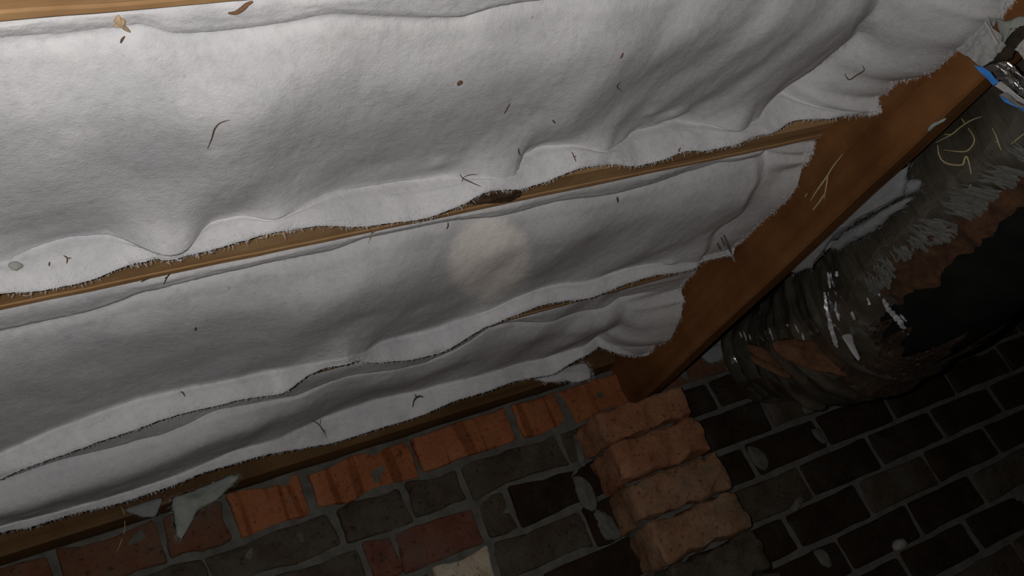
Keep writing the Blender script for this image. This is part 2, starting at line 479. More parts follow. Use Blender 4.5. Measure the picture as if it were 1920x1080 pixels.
# ------------------------------------------------------------------ brick pier under the girder's end
PX0, PX1, PY = 1.79, 2.25, 3.25
pier = thing('brick_pier', 'projecting pier of worn salmon bricks carrying the end of the brown girder', 'pier', (2.02, 3.36, FZ))
v, f = box(PX0 + 0.03, PX1 - 0.03, PY + 0.06, YW + 0.02, FZ - 0.02, 0.745)
mesh_obj('mortar_core', v, f, MORTAR, pier, smooth=False)
pz = [0.770, 0.622, 0.452, 0.281, 0.105] + [0.105 - 0.176*k for k in range(1, 7)] + [FZ - 0.02]
for k in range(len(pz)-1):
    zt, zb = pz[k], pz[k+1]
    if zt - zb < 0.05: continue
    dxl = (0.0, 0.0, 0.02, 0.03, 0.02)[k] if k < 5 else 0.01
    x0, x1 = PX0 + dxl*0.3, PX1 + (0.0, -0.005, 0.01, 0.0, 0.0)[min(k, 4)]
    me = brick_me(x1-x0, 0.235, zt-zb-0.014, 0.020, 40+k, B_PIER if k in (0, 1) else B_PIER2 if k < 4 else B_GREY, nx=16, nyy=5, nzz=7, amp=0.0085, freq=30)
    place('brick', me, pier, ((x0+x1)/2, PY + 0.11 + (0, -0.004, 0.006, 0.0, 0.004)[min(k, 4)], (zt+zb)/2), rb.uniform(-0.015, 0.015), rb.uniform(-0.015, 0.015))

# ------------------------------------------------------------------ joists, girder, sill
GX, GW = 2.11, 0.085
def joist(y1, label, x0=-1.3, x1=GX, zt=1.40, seed=0):
    """2x board along X; far bottom edge at y1, with a drying crack near that edge"""
    n = 90; v = []
    y0 = y1 - 0.086
    m = 10
    for i in range(n):
        x = x0 + (x1-x0)*i/(n-1)
        wv = 0.003*nz(x, seed, 0, 3, 3); c = y1 - 0.022 + 0.005*nz(x, seed+5, 0, 2, 3)
        dp = 0.016*max(0.0, min(1.0, 0.7 + 1.2*nz(x, seed+9, 0, 1.3, 2)))
        prof = [(y0, zt), (y0, 1.006), (y0+0.006+wv, 1.0), (c-0.004, 1.0), (c, 1.0+dp), (c+0.004, 1.0), (y1-0.006+wv, 1.0), (y1+wv*0.5, 1.005), (y1, 1.05), (y1, zt)]
        v += [(x, a, b_ + 0.0015*nz(x, a, seed, 9, 2)) for a, b_ in prof]
    f = grid_faces(n, m, True)
    f.append(tuple(range(m))); f.append(tuple((n-1)*m + k for k in range(m))[::-1])
    add_surf(v, f)
    o = mesh_obj('floor_joist', v, f, JOIST, origin=((x0+x1)/2, (y0+y1)/2, 1.0), smooth=False)
    tag(o, label, 'joist', 'floor joists'); return o
joist(1.02, 'pale orange pine floor joist at the top left edge', seed=1)
j1 = joist(1.786, 'tan floor joist with a dark knot running between the two large insulation batts', seed=2)
joist(2.575, 'floor joist almost hidden by sagging wool above the lowest batt', seed=3)
# the knot with a wane of bark on the second joist
v, f = lump([(880, 381), (905, 360), (940, 353), (972, 352), (976, 366), (950, 377), (915, 380)], 'z', 0.999, 0.010, 3, 0.5, 30)
mesh_obj('knot', v, f, KNOT, as_root(j1))
# girder: one deep board along Y
def girder():
    n = 120; v = []; m = 8
    for i in range(n):
        y = -2.0 + 5.62*i/(n-1)
        w = 0.003*nz(0, y, 0, 2, 3)
        prof = [(GX, 1.40), (GX, 1.1), (GX + w*0.5, 0.9), (GX + w, 0.788), (GX + 0.008, 0.78 + w), (GX+GW-0.008, 0.78 + w), (GX+GW, 0.79), (GX+GW, 1.40)]
        v += [(a, y, b_) for a, b_ in prof]
    f = grid_faces(n, m, True)
    f = [q[::-1] for q in f]
    f.append(tuple(range(m))); f.append(tuple((n-1)*m + k for k in range(m))[::-1])
    add_surf(v, f)
    return tag(mesh_obj('girder', v, f, GIRDER, origin=(GX+GW/2, 0.8, 0.78), smooth=False),
               'deep red-brown timber girder crossing the joist ends and resting on the brick pier', 'beam')
girder()
def sill(x0, x1, label):
    r = thing('sill_plate', label, 'sill', ((x0+x1)/2, YW, 0.995))
    n = 80
    def board(name, ya, yb, za, zb, amp, sd):
        v = []
        for i in range(n):
            x = x0 + (x1-x0)*i/(n-1)
            w = amp*nz(x, sd, 0, 2.5, 3)
            v += [(x, ya + w, za + 0.5*w), (x, ya + w, zb), (x, yb, zb), (x, yb, za)]
        f = grid_faces(n, 4, True); f = [q[::-1] for q in f]
        f.append((0, 1, 2, 3)); f.append(tuple((n-1)*4+k for k in (3, 2, 1, 0)))
        add_surf(v, f)
        mesh_obj(name, v, f, SILL, r, smooth=False)
    board('bottom_plate', 3.405, 3.80, 0.993, 1.065, 0.010, 1)
    board('rim_board', 3.46, 3.80, 1.07, 1.40, 0.006, 4)
sill(-1.3, 2.10, 'weathered brown sill plate on top of the brick wall under the lowest batt')
sill(2.20, 6.5, 'shadowed sill plate on the brick wall beyond the girder and duct')
for yy, lb in ((1.02, 'joist beyond the girder nearest the camera, above the duct'), (1.786, 'second joist beyond the girder, above the duct'), (2.575, 'joist beyond the girder nearest the wall, above the duct')):
    joist(yy, lb, GX+GW, 6.5, 1.40, 11+yy)

# ------------------------------------------------------------------ insulation batts
def interp_curve(pix, z):
    P = sorted([tuple(onz(p, z)[:2]) for p in pix])
    xs = np.array([p[0] for p in P]); ys = np.array([p[1] for p in P])
    return lambda x: np.interp(x, xs, ys)
def sstep(a, b_, x):
    t = max(0.0, min(1.0, (x-a)/(b_-a))); return t*t*(3-2*t)
def smooth1(fn, x, w=0.02):
    return (fn(x-w) + 2*fn(x) + fn(x+w))/4
def fuzz(surface_pts, n, ln, seed):
    """thin loose fibres standing off the wool (one countless part)"""
    rr = random.Random(seed); v = []; f = []
    for _ in range(n):
        p, d = rr.choice(surface_pts)
        p = Vector(p) + Vector((rr.uniform(-1, 1), rr.uniform(-1, 1), rr.uniform(-1, 1)))*0.006
        dd = (Vector(d) + Vector((rr.uniform(-1, 1), rr.uniform(-1, 1), rr.uniform(-1, 1)))*0.9).normalized()
        l = ln*rr.uniform(0.3, 1.0)*(1.6 if rr.random() < 0.08 else 1)
        s = dd.cross(Vector((rr.uniform(-1, 1), rr.uniform(-1, 1), rr.uniform(-1, 1)))).normalized()*0.0005
        q = p + dd*l*0.5 + Vector((rr.uniform(-1, 1), rr.uniform(-1, 1), rr.uniform(-1, 1)))*l*0.18
        e = p + dd*l
        k = len(v)
        v += [tuple(p - s), tuple(p + s), tuple(q + s*0.8), tuple(q - s*0.8), tuple(e)]
        f += [(k, k+1, k+2, k+3), (k+3, k+2, k+4)]
    return v, f

def batt(label, yn, crease, valley, lip, end, endw, mid, bumps, folds, seed, strip_z=1.012, rise=0.035, zl=0.955, zv=1.055, x0=-1.0, nX=460, noise_amp=0.007, ynext=1.70):
    fc = interp_curve(crease, strip_z - 0.004); fv = interp_curve(valley, zv); fl = interp_curve(lip, zl)
    ends = sorted([tuple(onx(p, GX - 0.004)[1:]) for p in end])
    ey = np.array([e[0] for e in ends]); ez = np.array([e[1] for e in ends])
    B = []
    for (bx, by, rx, amp, pw) in bumps:
        c = onz((bx, by), 1.02); B.append((c[0], c[1], rx, amp, pw))
    xs = [x0 + (GX-0.004-x0)*i/(nX-1) for i in range(nX)]
    K = 9; V = []; m = None; fz_pts = []
    def kfac(x):
        l_ = min(float(smooth1(fl, x, 0.020)), 9.0); v_ = float(smooth1(fv, x, 0.016))
        return min(1.0, (l_ - 0.022)/v_, (ynext - 0.014)/v_)
    kk = np.array([kfac(x) for x in xs]); pad = np.pad(kk, 30, mode='edge')
    kk = np.convolve(pad, np.ones(61)/61, mode='valid')
    for i, x in enumerate(xs):
        c = float(smooth1(fc, x)); vly = float(smooth1(fv, x, 0.016)); l = float(smooth1(fl, x, 0.020))
        c = max(yn + 0.03, c)
        # where the lip is thin its top edge hangs lower, along the same line of sight
        k_ = min(1.0, (l - 0.022)/vly, (ynext - 0.014)/vly); zv_x = zv*k_; vly = max(vly*k_, c + 0.12); l = max(l, vly + 0.012)
        zl_x = min(zl, zv_x - 0.008); l = min(l, ynext + 0.065)
        wob = 0.010*nz(x, seed, 0, 2.2, 3)
        zs = strip_z + 0.006*nz(x, seed+3, 0, 3, 2)
        lipw = l - vly; gap = max(0.0, 0.7 + 1.3*nz(x, seed+8, 0, 1.6, 2))
        dz_ = zv_x - zl_x; st = 0.014*gap; zvs = zv*float(kk[i]); md = min(mid, zvs - rise)
        cp = [(yn - 0.02, 1.20), (yn - 0.004, 1.07), (yn + 0.010, zs + 0.006), (c - 0.020, zs - 0.002), (c - 0.001, zs + 0.002), (c - 0.003*gap, zs + st*0.7),
              (c + 0.012, zs + st), (c + 0.08*(vly-c), 0.6*zs + 0.4*md + st*0.4), (c + 0.28*(vly-c), md + 0.7*wob), (c + 0.66*(vly-c), 0.42*md + 0.58*zvs - 0.002 + 0.6*wob), (c + 0.88*(vly-c), 0.6*zvs + 0.4*zv_x - 0.004),
              (vly, zv_x), (vly + 0.10*lipw, zv_x - 0.38*dz_), (vly + 0.50*lipw, zv_x - 0.84*dz_), (l - 0.004, zl_x - 0.001), (l, zl_x + 0.006), (l - 0.004, 1.03)]
        pts = catmull(cp, K); m = len(pts)
        for j, (y, z) in enumerate(pts):
            # pillows of wool
            for (bx, by, rx, amp, pw) in B:
                d = math.hypot(x-bx, (y-by)*1.15)/rx
                if d < 2.2: z -= amp*math.exp(-d**pw)*0.75*(1.0 if j <= K*11 else 0.22)
            if z < 1.12:
                fade = min(1.0, max(0.0, (1.12 - z)/0.05))
                z += fade*(noise_amp*nz(x, y, seed, 3.6, 2) *(1 if j <= K*11 else 0.4) + 0.0015*nz(x, y, seed+2, 15, 3) + 0.0010*nz(x, y, seed+4, 80, 2))
                y2 = 0.006*nz(x+9, y, seed, 13, 2)
                if j > K*12: y += y2*0.9
                for (A_, B_, per, amp, lo, hi) in folds:
                    w = A_*x + B_*y
                    z += fade*amp*sstep(lo, lo+0.35, x)*(0.5 + 0.5*math.sin(2*math.pi*w/per + 2.0*nz(x, y, seed+7, 2.0, 2)))
            # the batt's end curls down against the girder
            ew = endw*(1 + 0.35*nz(0, y, seed+1, 4, 2))
            e = (x - (GX - ew))/ew
            if e > -0.35 and z < 1.15:
                zend = float(np.interp(y, ey, ez)) + 0.02*nz(0, y, seed+6, 12, 3)
                zc = min(z + 0.020*sstep(-0.35, 0.0, e), max(z, 1.075))
                if e <= 0: z = zc
                else:
                    t = min(1.0, e)
                    z = zc + (min(zend, zc) - zc)*(1 - (1-t)**2.0)**0.75
                if yn > 1.5 and yn < 2.4 and y < yn + 0.10: pass
            V.append((x, y, z))
            if (j in (K*14, K*14-3, K*13) or (i > nX-6 and 2*K < j < 15*K)):
                fz_pts.append(((x, y, z), (0.25 if i > nX-6 else 0.0, 0.25, -0.55)))
    f = grid_faces(nX, m)
    add_surf(V, f)
    root = mesh_obj('insulation_batt', V, f, INS, origin=(0.8, (yn + 0.4), 1.0))
    tag(root, label, 'insulation', 'insulation batts between the joists')
    fv_, ff_ = fuzz(fz_pts, 9000, 0.011, seed)
    mesh_obj('loose_fibres', fv_, ff_, FUZZ, as_root(root), kind='stuff')
    return root

b0 = batt('largest bright white insulation batt, topmost, sagging above the knotted joist',
     1.022,
     [(-250, 84), (0, 76), (120, 73), (230, 60), (262, 46), (300, 60), (350, 68), (450, 60), (540, 45), (620, 25), (700, 32), (760, 36), (870, 36), (920, 18), (1000, 8), (1100, -2), (1300, -20), (1750, -70)],
     [(-200, 520), (0, 492), (60, 460), (130, 437), (200, 434), (250, 456), (285, 472), (330, 462), (350, 438), (380, 413), (440, 403), (480, 416), (520, 402), (580, 376), (640, 355), (750, 335), (830, 331), (890, 346), (930, 330), (950, 298), (1000, 272), (1050, 277), (1085, 300), (1125, 275), (1180, 242), (1250, 231), (1300, 236), (1325, 252), (1370, 240), (1405, 212), (1450, 190), (1500, 166), (1580, 150), (1640, 140)],
     [(-200, 590), (0, 549), (80, 546), (170, 522), (255, 489), (300, 478), (340, 478), (420, 460), (520, 431), (600, 426), (700, 421), (790, 411), (870, 386), (905, 361), (980, 351), (1030, 336), (1090, 316), (1200, 309), (1330, 281), (1440, 256), (1560, 217), (1610, 202), (1650, 190)],
     [(1600, 205), (1628, 215), (1648, 205), (1645, 180), (1700, 150), (1760, 125), (1800, 95), (1850, 60), (1890, 15), (1960, -60)],
     0.24, 0.984,
     [(302, 424, 0.065, 0.020, 3), (505, 386, 0.040, 0.014, 3), (1003, 308, 0.05, 0.012, 3), (948, 316, 0.030, 0.018, 3), (822, 312, 0.025, 0.010, 2), (1370, 222, 0.055, 0.018, 3), (1080, 300, 0.03, 0.010, 3), (1270, 225, 0.04, 0.012, 3), (1225, 215, 0.025, 0.008, 2), (1520, 190, 0.06, 0.012, 3),
      (120, 475, 0.09, 0.012, 3), (425, 430, 0.06, 0.010, 3), (720, 370, 0.12, 0.012, 4), (1190, 268, 0.08, 0.012, 4), (280, 80, 0.05, 0.010, 3)],
     [(1.0, 0.62, 0.30, 0.008, 0.75, 2.0), (1.0, 0.55, 0.13, 0.0025, 0.9, 2.0)], 1.0)
b1 = batt('wide grey insulation batt between the two middle joists, with a warm light spot',
     1.790,
     [(-250, 680), (0, 622), (83, 606), (150, 590), (233, 567), (250, 556), (500, 497), (633, 473), (700, 446), (790, 421), (870, 415), (925, 410), (1000, 395), (1060, 380), (1150, 368), (1250, 343), (1350, 312), (1500, 282), (1530, 275)],
     [(-200, 905), (0, 850), (100, 802), (250, 747), (400, 716), (480, 700), (548, 690), (600, 685), (650, 668), (690, 645), (740, 632), (800, 621), (850, 600), (890, 585), (930, 570), (1000, 550), (1080, 534), (1140, 518), (1185, 511), (1240, 510), (1290, 500)],
     [(-200, 960), (0, 896), (60, 871), (150, 839), (250, 803), (330, 776), (400, 760), (450, 747), (530, 737), (550, 722), (580, 700), (610, 688), (650, 672), (700, 679), (770, 673), (830, 661), (870, 636), (905, 612), (1000, 582), (1080, 563), (1150, 546), (1225, 521), (1270, 510)],
     [(1528, 268), (1522, 290), (1518, 302), (1480, 328), (1440, 365), (1395, 388), (1375, 415), (1362, 445), (1345, 480), (1318, 512), (1292, 525), (1270, 540)],
     0.15, 0.996,
     [(1240, 470, 0.03, 0.012, 2), (1270, 500, 0.10, 0.020, 3), (880, 480, 0.10, 0.006, 3), (560, 560, 0.2, 0.006, 2), (1300, 330, 0.06, 0.010, 3), (1430, 300, 0.07, 0.016, 3), (830, 640, 0.07, 0.010, 3), (1000, 560, 0.07, 0.008, 3)],
     [(1.0, 0.55, 0.42, 0.014, 0.9, 2.0)], 5.0, strip_z=1.006, rise=0.020, zl=0.935, zv=1.040, ynext=2.489)
b2 = batt('lowest dim grey insulation batt just above the brick wall',
     2.580,
     [(-250, 985), (0, 905), (150, 858), (250, 828), (300, 815), (400, 772), (560, 742), (660, 705), (800, 682), (870, 652), (930, 612), (1030, 602), (1120, 586), (1225, 548), (1270, 545)],
     [(-200, 1050), (0, 985), (120, 955), (230, 925), (330, 890), (420, 850), (500, 831), (600, 786), (700, 751), (780, 733), (850, 716), (930, 697), (1000, 680), (1070, 661), (1130, 650), (1200, 640)],
     [(-200, 1062), (0, 996), (60, 986), (120, 966), (230, 941), (330, 906), (380, 884), (500, 851), (620, 831), (700, 806), (780, 781), (850, 751), (950, 721), (1040, 701), (1085, 675), (1130, 662), (1200, 655)],
     [(1275, 540), (1282, 560), (1277, 592), (1258, 635), (1205, 662), (1150, 666), (1100, 664)],
     0.26, 0.994,
     [(1180, 590, 0.12, 0.02, 3), (1080, 600, 0.05, 0.012, 3), (330, 792, 0.10, 0.012, 3), (1000, 605, 0.09, 0.010, 3), (1195, 575, 0.05, 0.012, 3)],
     [(1.0, 0.55, 0.5, 0.012, 1.2, 2.0)], 9.0, strip_z=1.004, rise=0.024, zl=0.945, ynext=3.38)

# loose tufts of wool and the batts beyond the girder
def tuft(name, pix, plane, val, th, label, mat, seed, cat='insulation', amp=0.5, freq=12, fz=350, group=None, fl=0.018):
    v, f = lump(pix, plane, val, th, seed, amp, freq, k=6)
    add_surf(v, f)
    o = tag(mesh_obj(name, v, f, mat), label, cat, group)
    if fz:
        n = len(pix)*6
        c = np.mean(np.array(v[:n]), axis=0)
        pts = [(q, tuple((np.array(q)-c)/max(1e-6, np.linalg.norm(np.array(q)-c)))) for q in v[:n]]
        a, b_ = fuzz(pts, fz, fl, seed+50)
        mesh_obj('loose_fibres', a, b_, FUZZ if mat is INS else mat, as_root(o), kind='stuff')
    return o
tuft('insulation_tuft', [(1008, 712), (1040, 697), (1085, 682), (1103, 686), (1108, 702), (1098, 714), (1060, 716), (1030, 717)], 'y', 3.36, 0.022,
     'small pale wool tuft hanging under the sill beside the girder', INS, 1)
tuft('insulation_tuft', [(323, 935), (350, 925), (400, 905), (440, 890), (452, 894), (432, 912), (405, 940), (372, 958), (352, 985), (340, 1012), (330, 1000), (325, 965)], 'y', 3.385, 0.020,
     'grey-green wisp of wool hanging from the sill onto the orange bricks', WISP, 2)
tuft('insulation_scrap', [(236, 957), (262, 945), (303, 934), (298, 955), (288, 970), (262, 968)], 'y', 3.395, 0.010,
     'pale flat scrap of wool stuck under the sill left of the grey-green wisp', INS_OLD, 3, fz=60)
tuft('insulation_tuft', [(1305, 640), (1330, 628), (1365, 625), (1395, 632), (1390, 655), (1362, 672), (1335, 682), (1315, 668)], 'y', 3.435, 0.03,
     'dim grey wool tuft behind the girder on top of the wall', INS_OLD, 4)
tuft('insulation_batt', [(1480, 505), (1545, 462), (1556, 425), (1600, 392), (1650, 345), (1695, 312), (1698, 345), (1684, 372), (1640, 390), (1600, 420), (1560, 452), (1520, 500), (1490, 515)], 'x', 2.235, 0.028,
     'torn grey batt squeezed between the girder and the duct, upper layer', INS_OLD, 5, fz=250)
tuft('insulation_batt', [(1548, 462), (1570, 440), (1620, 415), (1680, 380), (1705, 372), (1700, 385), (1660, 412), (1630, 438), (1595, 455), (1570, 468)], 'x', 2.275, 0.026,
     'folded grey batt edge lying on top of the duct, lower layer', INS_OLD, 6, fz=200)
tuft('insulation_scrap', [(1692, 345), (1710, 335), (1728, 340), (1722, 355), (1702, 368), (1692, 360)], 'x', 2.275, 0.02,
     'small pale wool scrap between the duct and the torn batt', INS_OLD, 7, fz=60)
tuft('insulation_scrap', [(1740, 241), (1750, 231), (1762, 226), (1773, 221), (1770, 228), (1754, 237), (1743, 246)], 'x', GX - 0.006, 0.006,
     'thin white wool scrap clinging to the lower part of the girder', WISP, 8, fz=0)
# plain batts over the duct, seen only past the girder
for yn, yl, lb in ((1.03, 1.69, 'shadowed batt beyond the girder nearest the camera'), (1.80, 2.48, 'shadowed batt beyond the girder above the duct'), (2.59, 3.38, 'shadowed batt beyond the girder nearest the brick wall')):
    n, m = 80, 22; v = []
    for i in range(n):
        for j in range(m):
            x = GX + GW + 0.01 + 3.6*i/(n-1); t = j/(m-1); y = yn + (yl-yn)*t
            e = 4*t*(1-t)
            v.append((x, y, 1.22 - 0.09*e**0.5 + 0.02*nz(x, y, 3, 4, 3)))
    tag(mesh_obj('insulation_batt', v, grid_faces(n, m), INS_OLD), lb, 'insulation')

# ------------------------------------------------------------------ flexible duct beyond the girder
AXIS = [(2.59, 0.4, 0.69), (2.60, 0.8, 0.685), (2.60, 1.2, 0.68), (2.62, 1.6, 0.67), (2.66, 2.0, 0.66), (2.72, 2.4, 0.655), (2.80, 2.75, 0.66), (2.85, 3.0, 0.69), (2.86, 3.15, 0.73), (2.82, 3.30, 0.78), (2.78, 3.41, 0.80)]
RAD = [0.33, 0.33, 0.33, 0.33, 0.33, 0.32, 0.305, 0.265, 0.235, 0.215, 0.20]
KS = 16
axis_pts = catmull(AXIS, KS)
rads = [float(np.interp(i/KS, range(len(RAD)), RAD)) for i in range(len(axis_pts))]
NP = len(axis_pts)
def frame(i):
    t = axis_pts[min(i+1, NP-1)] - axis_pts[max(i-1, 0)]; t = t/np.linalg.norm(t)
    side = np.cross(t, (0, 0, 1.0)); side /= np.linalg.norm(side)
    return side, np.cross(side, t)
def duct_shell(i0, i1, a0, a1, off, nA, amp, seed, pleat=0.0, sub=1, pf=1.0, ridges=(), rag=0.0):
    """part of the duct's skin between two stations and two angles (numbers or functions of the station)"""
    v = []; n = 0
    c_seed = seed*1.7
    st0 = np.linspace(i0, i1, (i1-i0)*sub + 1); st = st0
    for s0 in st0:
        b0 = a0(s0) if callable(a0) else a0; b1 = a1(s0) if callable(a1) else a1
        for k in range(nA):
            s = min(i1, s0 + rag*(0.5 + nz(k*0.13, seed, 0, 1.0, 4))*(1 - (s0-i0)/max(1, i1-i0))**3)
            i = int(min(NP-2, math.floor(s))); fr = s - i
            p = axis_pts[i]*(1-fr) + axis_pts[i+1]*fr; side, up = frame(i)
            rr = rads[i]*(1-fr) + rads[i+1]*fr
            a = math.radians(b0 + (b1-b0)*k/(nA-1))
            q = p + rr*(math.cos(a)*side + math.sin(a)*up)
            sy = q[1] + 0.05*nz(q[0]+seed, q[1], q[2], 4.0, 2)
            rid = sum(h*math.exp(-((sy-c0)/sg)**2) for c0, sg, h in ridges)*max(0.15, 0.62 + 0.9*nz(q[0]+c_seed, q[1], q[2], 3.2, 2))
            w = s/KS*16 + 1.5*nz(q[0]+seed, q[1], q[2], 3.0, 2)
            r = rr + rid + off + amp*nz(q[0], q[1], q[2]+seed, 5, 3) + pleat*(abs(math.sin(w*2.1*pf))**0.6 - 0.6) + 0.3*amp*nz(q[0], q[1]+seed, q[2], 22, 2)
            v.append(tuple(p + r*(math.cos(a)*side + math.sin(a)*up)))
    return v, grid_faces(len(st), nA)
duct = thing('flexible_duct', 'large insulated flexible duct with torn grey and black plastic jacket beyond the girder', 'duct', (2.7, 1.8, 0.30))
jv, jf = duct_shell(0, NP-1, 0, 360, 0.0, 72, 0.010, 1, 0.0)
jb = BVHTree.FromPolygons([Vector(q) for q in jv], jf)
add_surf(jv, jf)
mesh_obj('jacket', jv, jf, FILM_BLACK, duct)
def on_duct(px_):
    h = hit(px_, 0.0, jb)
    if h is None: return None
    d = [np.linalg.norm(np.array(h)-q) for q in axis_pts]; i = int(np.argmin(d)); side, up = frame(i)
    w = np.array(h) - axis_pts[i]
    return i, math.degrees(math.atan2(np.dot(w, up), np.dot(w, side))) % 360
LOW = [(1650, 545), (1668, 525), (1690, 490), (1730, 460), (1790, 435), (1820, 410), (1850, 380), (1895, 345), (1960, 300)]
UPP = [(1640, 520), (1660, 500), (1680, 475), (1720, 445), (1740, 420), (1780, 395), (1800, 372), (1835, 335), (1920, 262)]
BOT = [(1690, 560), (1735, 545), (1780, 510), (1820, 470), (1860, 440), (1900, 405), (1960, 360)]
def curve_on_duct(pix):
    P = sorted(c for c in (on_duct(p) for p in pix) if c)
    si = [p[0] for p in P]; sa = [p[1] for p in P]
    return (lambda s: float(np.interp(s, si, sa))), si
tear, tsi = curve_on_duct(LOW); upper, usi = curve_on_duct(UPP); bott, bsi = curve_on_duct(BOT)
i_end = max(tsi)
# grey outer jacket above the tear; all round the pleated end
gv, gf = duct_shell(0, i_end, 60, lambda s: tear(s) + 2*nz(s, 0, 0, 0.7, 2), 0.010, 40, 0.010, 3, 0.010, 2, 0.06)
add_surf(gv, gf); mesh_obj('outer_wrap', gv, gf, FILM_GREY, duct)['label'] = 'grey-brown plastic outer wrap'
ev, ef = duct_shell(i_end-3, NP-1, 20, lambda s: 205 + 35*sstep(i_end+2, i_end+16, s) + 4*nz(s, 5, 0, 0.6, 3), 0.012, 90, 0.012, 5, 0.010, 8, 0.14, ((2.50, 0.035, 0.026), (2.64, 0.028, 0.030), (2.78, 0.036, 0.034), (2.90, 0.03, 0.024), (3.05, 0.035, 0.03)))
add_surf(ev, ef); add_surf(ev, ef); mesh_obj('pleated_end', ev, ef, FILM_GREY, duct)['label'] = 'pleated glossy grey end sleeve'
ev, ef = duct_shell(max(i_end-3, 68), NP-1, lambda s: 205 - 3*nz(s, 3, 0, 0.5, 2), 300, 0.016, 64, 0.014, 8, 0.006, 6, 0.09, ((2.50, 0.04, 0.02), (2.66, 0.035, 0.024), (2.80, 0.036, 0.020)), 9.0)
add_surf(ev, ef); add_surf(ev, ef); mesh_obj('end_sleeve', ev, ef, FILM_BROWN, duct)['label'] = 'dull brown bulging plastic sleeve with glinting creases'
# brown fibre showing through the tear
fv_, ff_ = duct_shell(0, i_end, lambda s: tear(s) - 4, lambda s: max(tear(s) + 6, bott(s) + 6*nz(s, 1, 0, 0.5, 2)), 0.022, 30, 0.022, 7, 0.0, 2)
add_surf(fv_, ff_); mesh_obj('fibre_layer', fv_, ff_, FIBRE, duct)['label'] = 'brown glass fibre bared by the tear'
# ragged strips of pale lining along the tear
def torn_lining():
    rr = random.Random(5); v = []; f = []
    lo = [(p[0], p[1]) for p in LOW]; up_ = [(p[0], p[1]) for p in UPP]
    for k in range(230):
        t = rr.random()*(len(lo)-1.001); a = int(t); w = t-a
        L = np.array(lo[a])*(1-w) + np.array(lo[a+1])*w
        U = np.array(up_[a])*(1-w) + np.array(up_[a+1])*w
        dens = nz(t, 1.7, 0, 1.1, 2)
        if dens < -0.30: continue
        L = L + np.array([rr.uniform(-10, 10), rr.uniform(-7, 9)]); U = U + (U-L)*rr.uniform(-0.45, 0.35) + np.array([rr.uniform(-14, 14), 0])
        wd = rr.uniform(1.5, 5.5)
        row = []
        for q in range(5):
            c = L*(1-q/4) + U*q/4 + np.array([rr.uniform(-1.5, 1.5), 0])
            h = on_duct(c)
            if h is None: row = None; break
            i, ang = h; side, up3 = frame(i)
            hh = np.array(hit(c, 0.0, jb)); nrm = hh - axis_pts[i]; nrm /= np.linalg.norm(nrm)
            row.append((hh + nrm*(0.020 + 0.012*rr.random()), nrm))
        if row is None: continue
        dirn = row[-1][0]-row[0][0]
        b0 = len(v)
        for q, (p, nrm) in enumerate(row):
            sd = np.cross(dirn, nrm); sd /= max(1e-9, np.linalg.norm(sd)); hw = 0.0016*wd*(1.0 if q < 3 else (0.75 if q == 3 else 0.15))
            v += [tuple(p - sd*hw), tuple(p + sd*hw), tuple(p + nrm*0.003)]
        for q in range(4):
            c = b0 + q*3
            f += [(c, c+2, c+5, c+3), (c+2, c+1, c+4, c+5)]
    o = mesh_obj('torn_lining', v, f, LINING, duct, kind='stuff'); o['label'] = 'ragged pale grey strips of torn lining'
torn_lining()
# brown paper shreds under the duct's end, frosted tag, thin straps
def shard(name, pix, plane, val, th, mat, root, seed, amp=0.4, label=None, k=4):
    v, f = lump(pix, plane, val, th, seed, amp, 16, k=k)
    o = mesh_obj(name, v, f, mat, root)
    if label: o['label'] = label
    return o
def front_y(p, lift): return float(hit(p, lift)[1])
shard('torn_paper', [(1398, 646), (1425, 650), (1465, 668), (1500, 690), (1488, 702), (1455, 690), (1420, 672)], 'y', front_y((1445, 672), 0.05), 0.016, PAPER_BROWN, duct, 1, label='brown paper torn loose under the duct end')
shard('torn_paper', [(1450, 640), (1500, 636), (1550, 650), (1595, 690), (1602, 708), (1560, 702), (1500, 686), (1460, 664)], 'y', front_y((1525, 672), 0.06), 0.018, PAPER_BROWN, duct, 2, label='larger flap of brown torn paper')
shard('torn_paper', [(1408, 664), (1432, 676), (1468, 694), (1486, 706), (1470, 708), (1440, 694), (1412, 678)], 'y', front_y((1445, 672), 0.08), 0.010, PAPER_BROWN, duct, 3, label='narrow brown paper shred')
shard('plastic_tag', [(1579, 629), (1596, 626), (1600, 640), (1608, 660), (1613, 672), (1609, 676), (1598, 662), (1588, 646)], 'y', front_y((1597, 650), 0.08), 0.004, TAG, duct, 3, 0.05, 'pale frosted plastic strip')
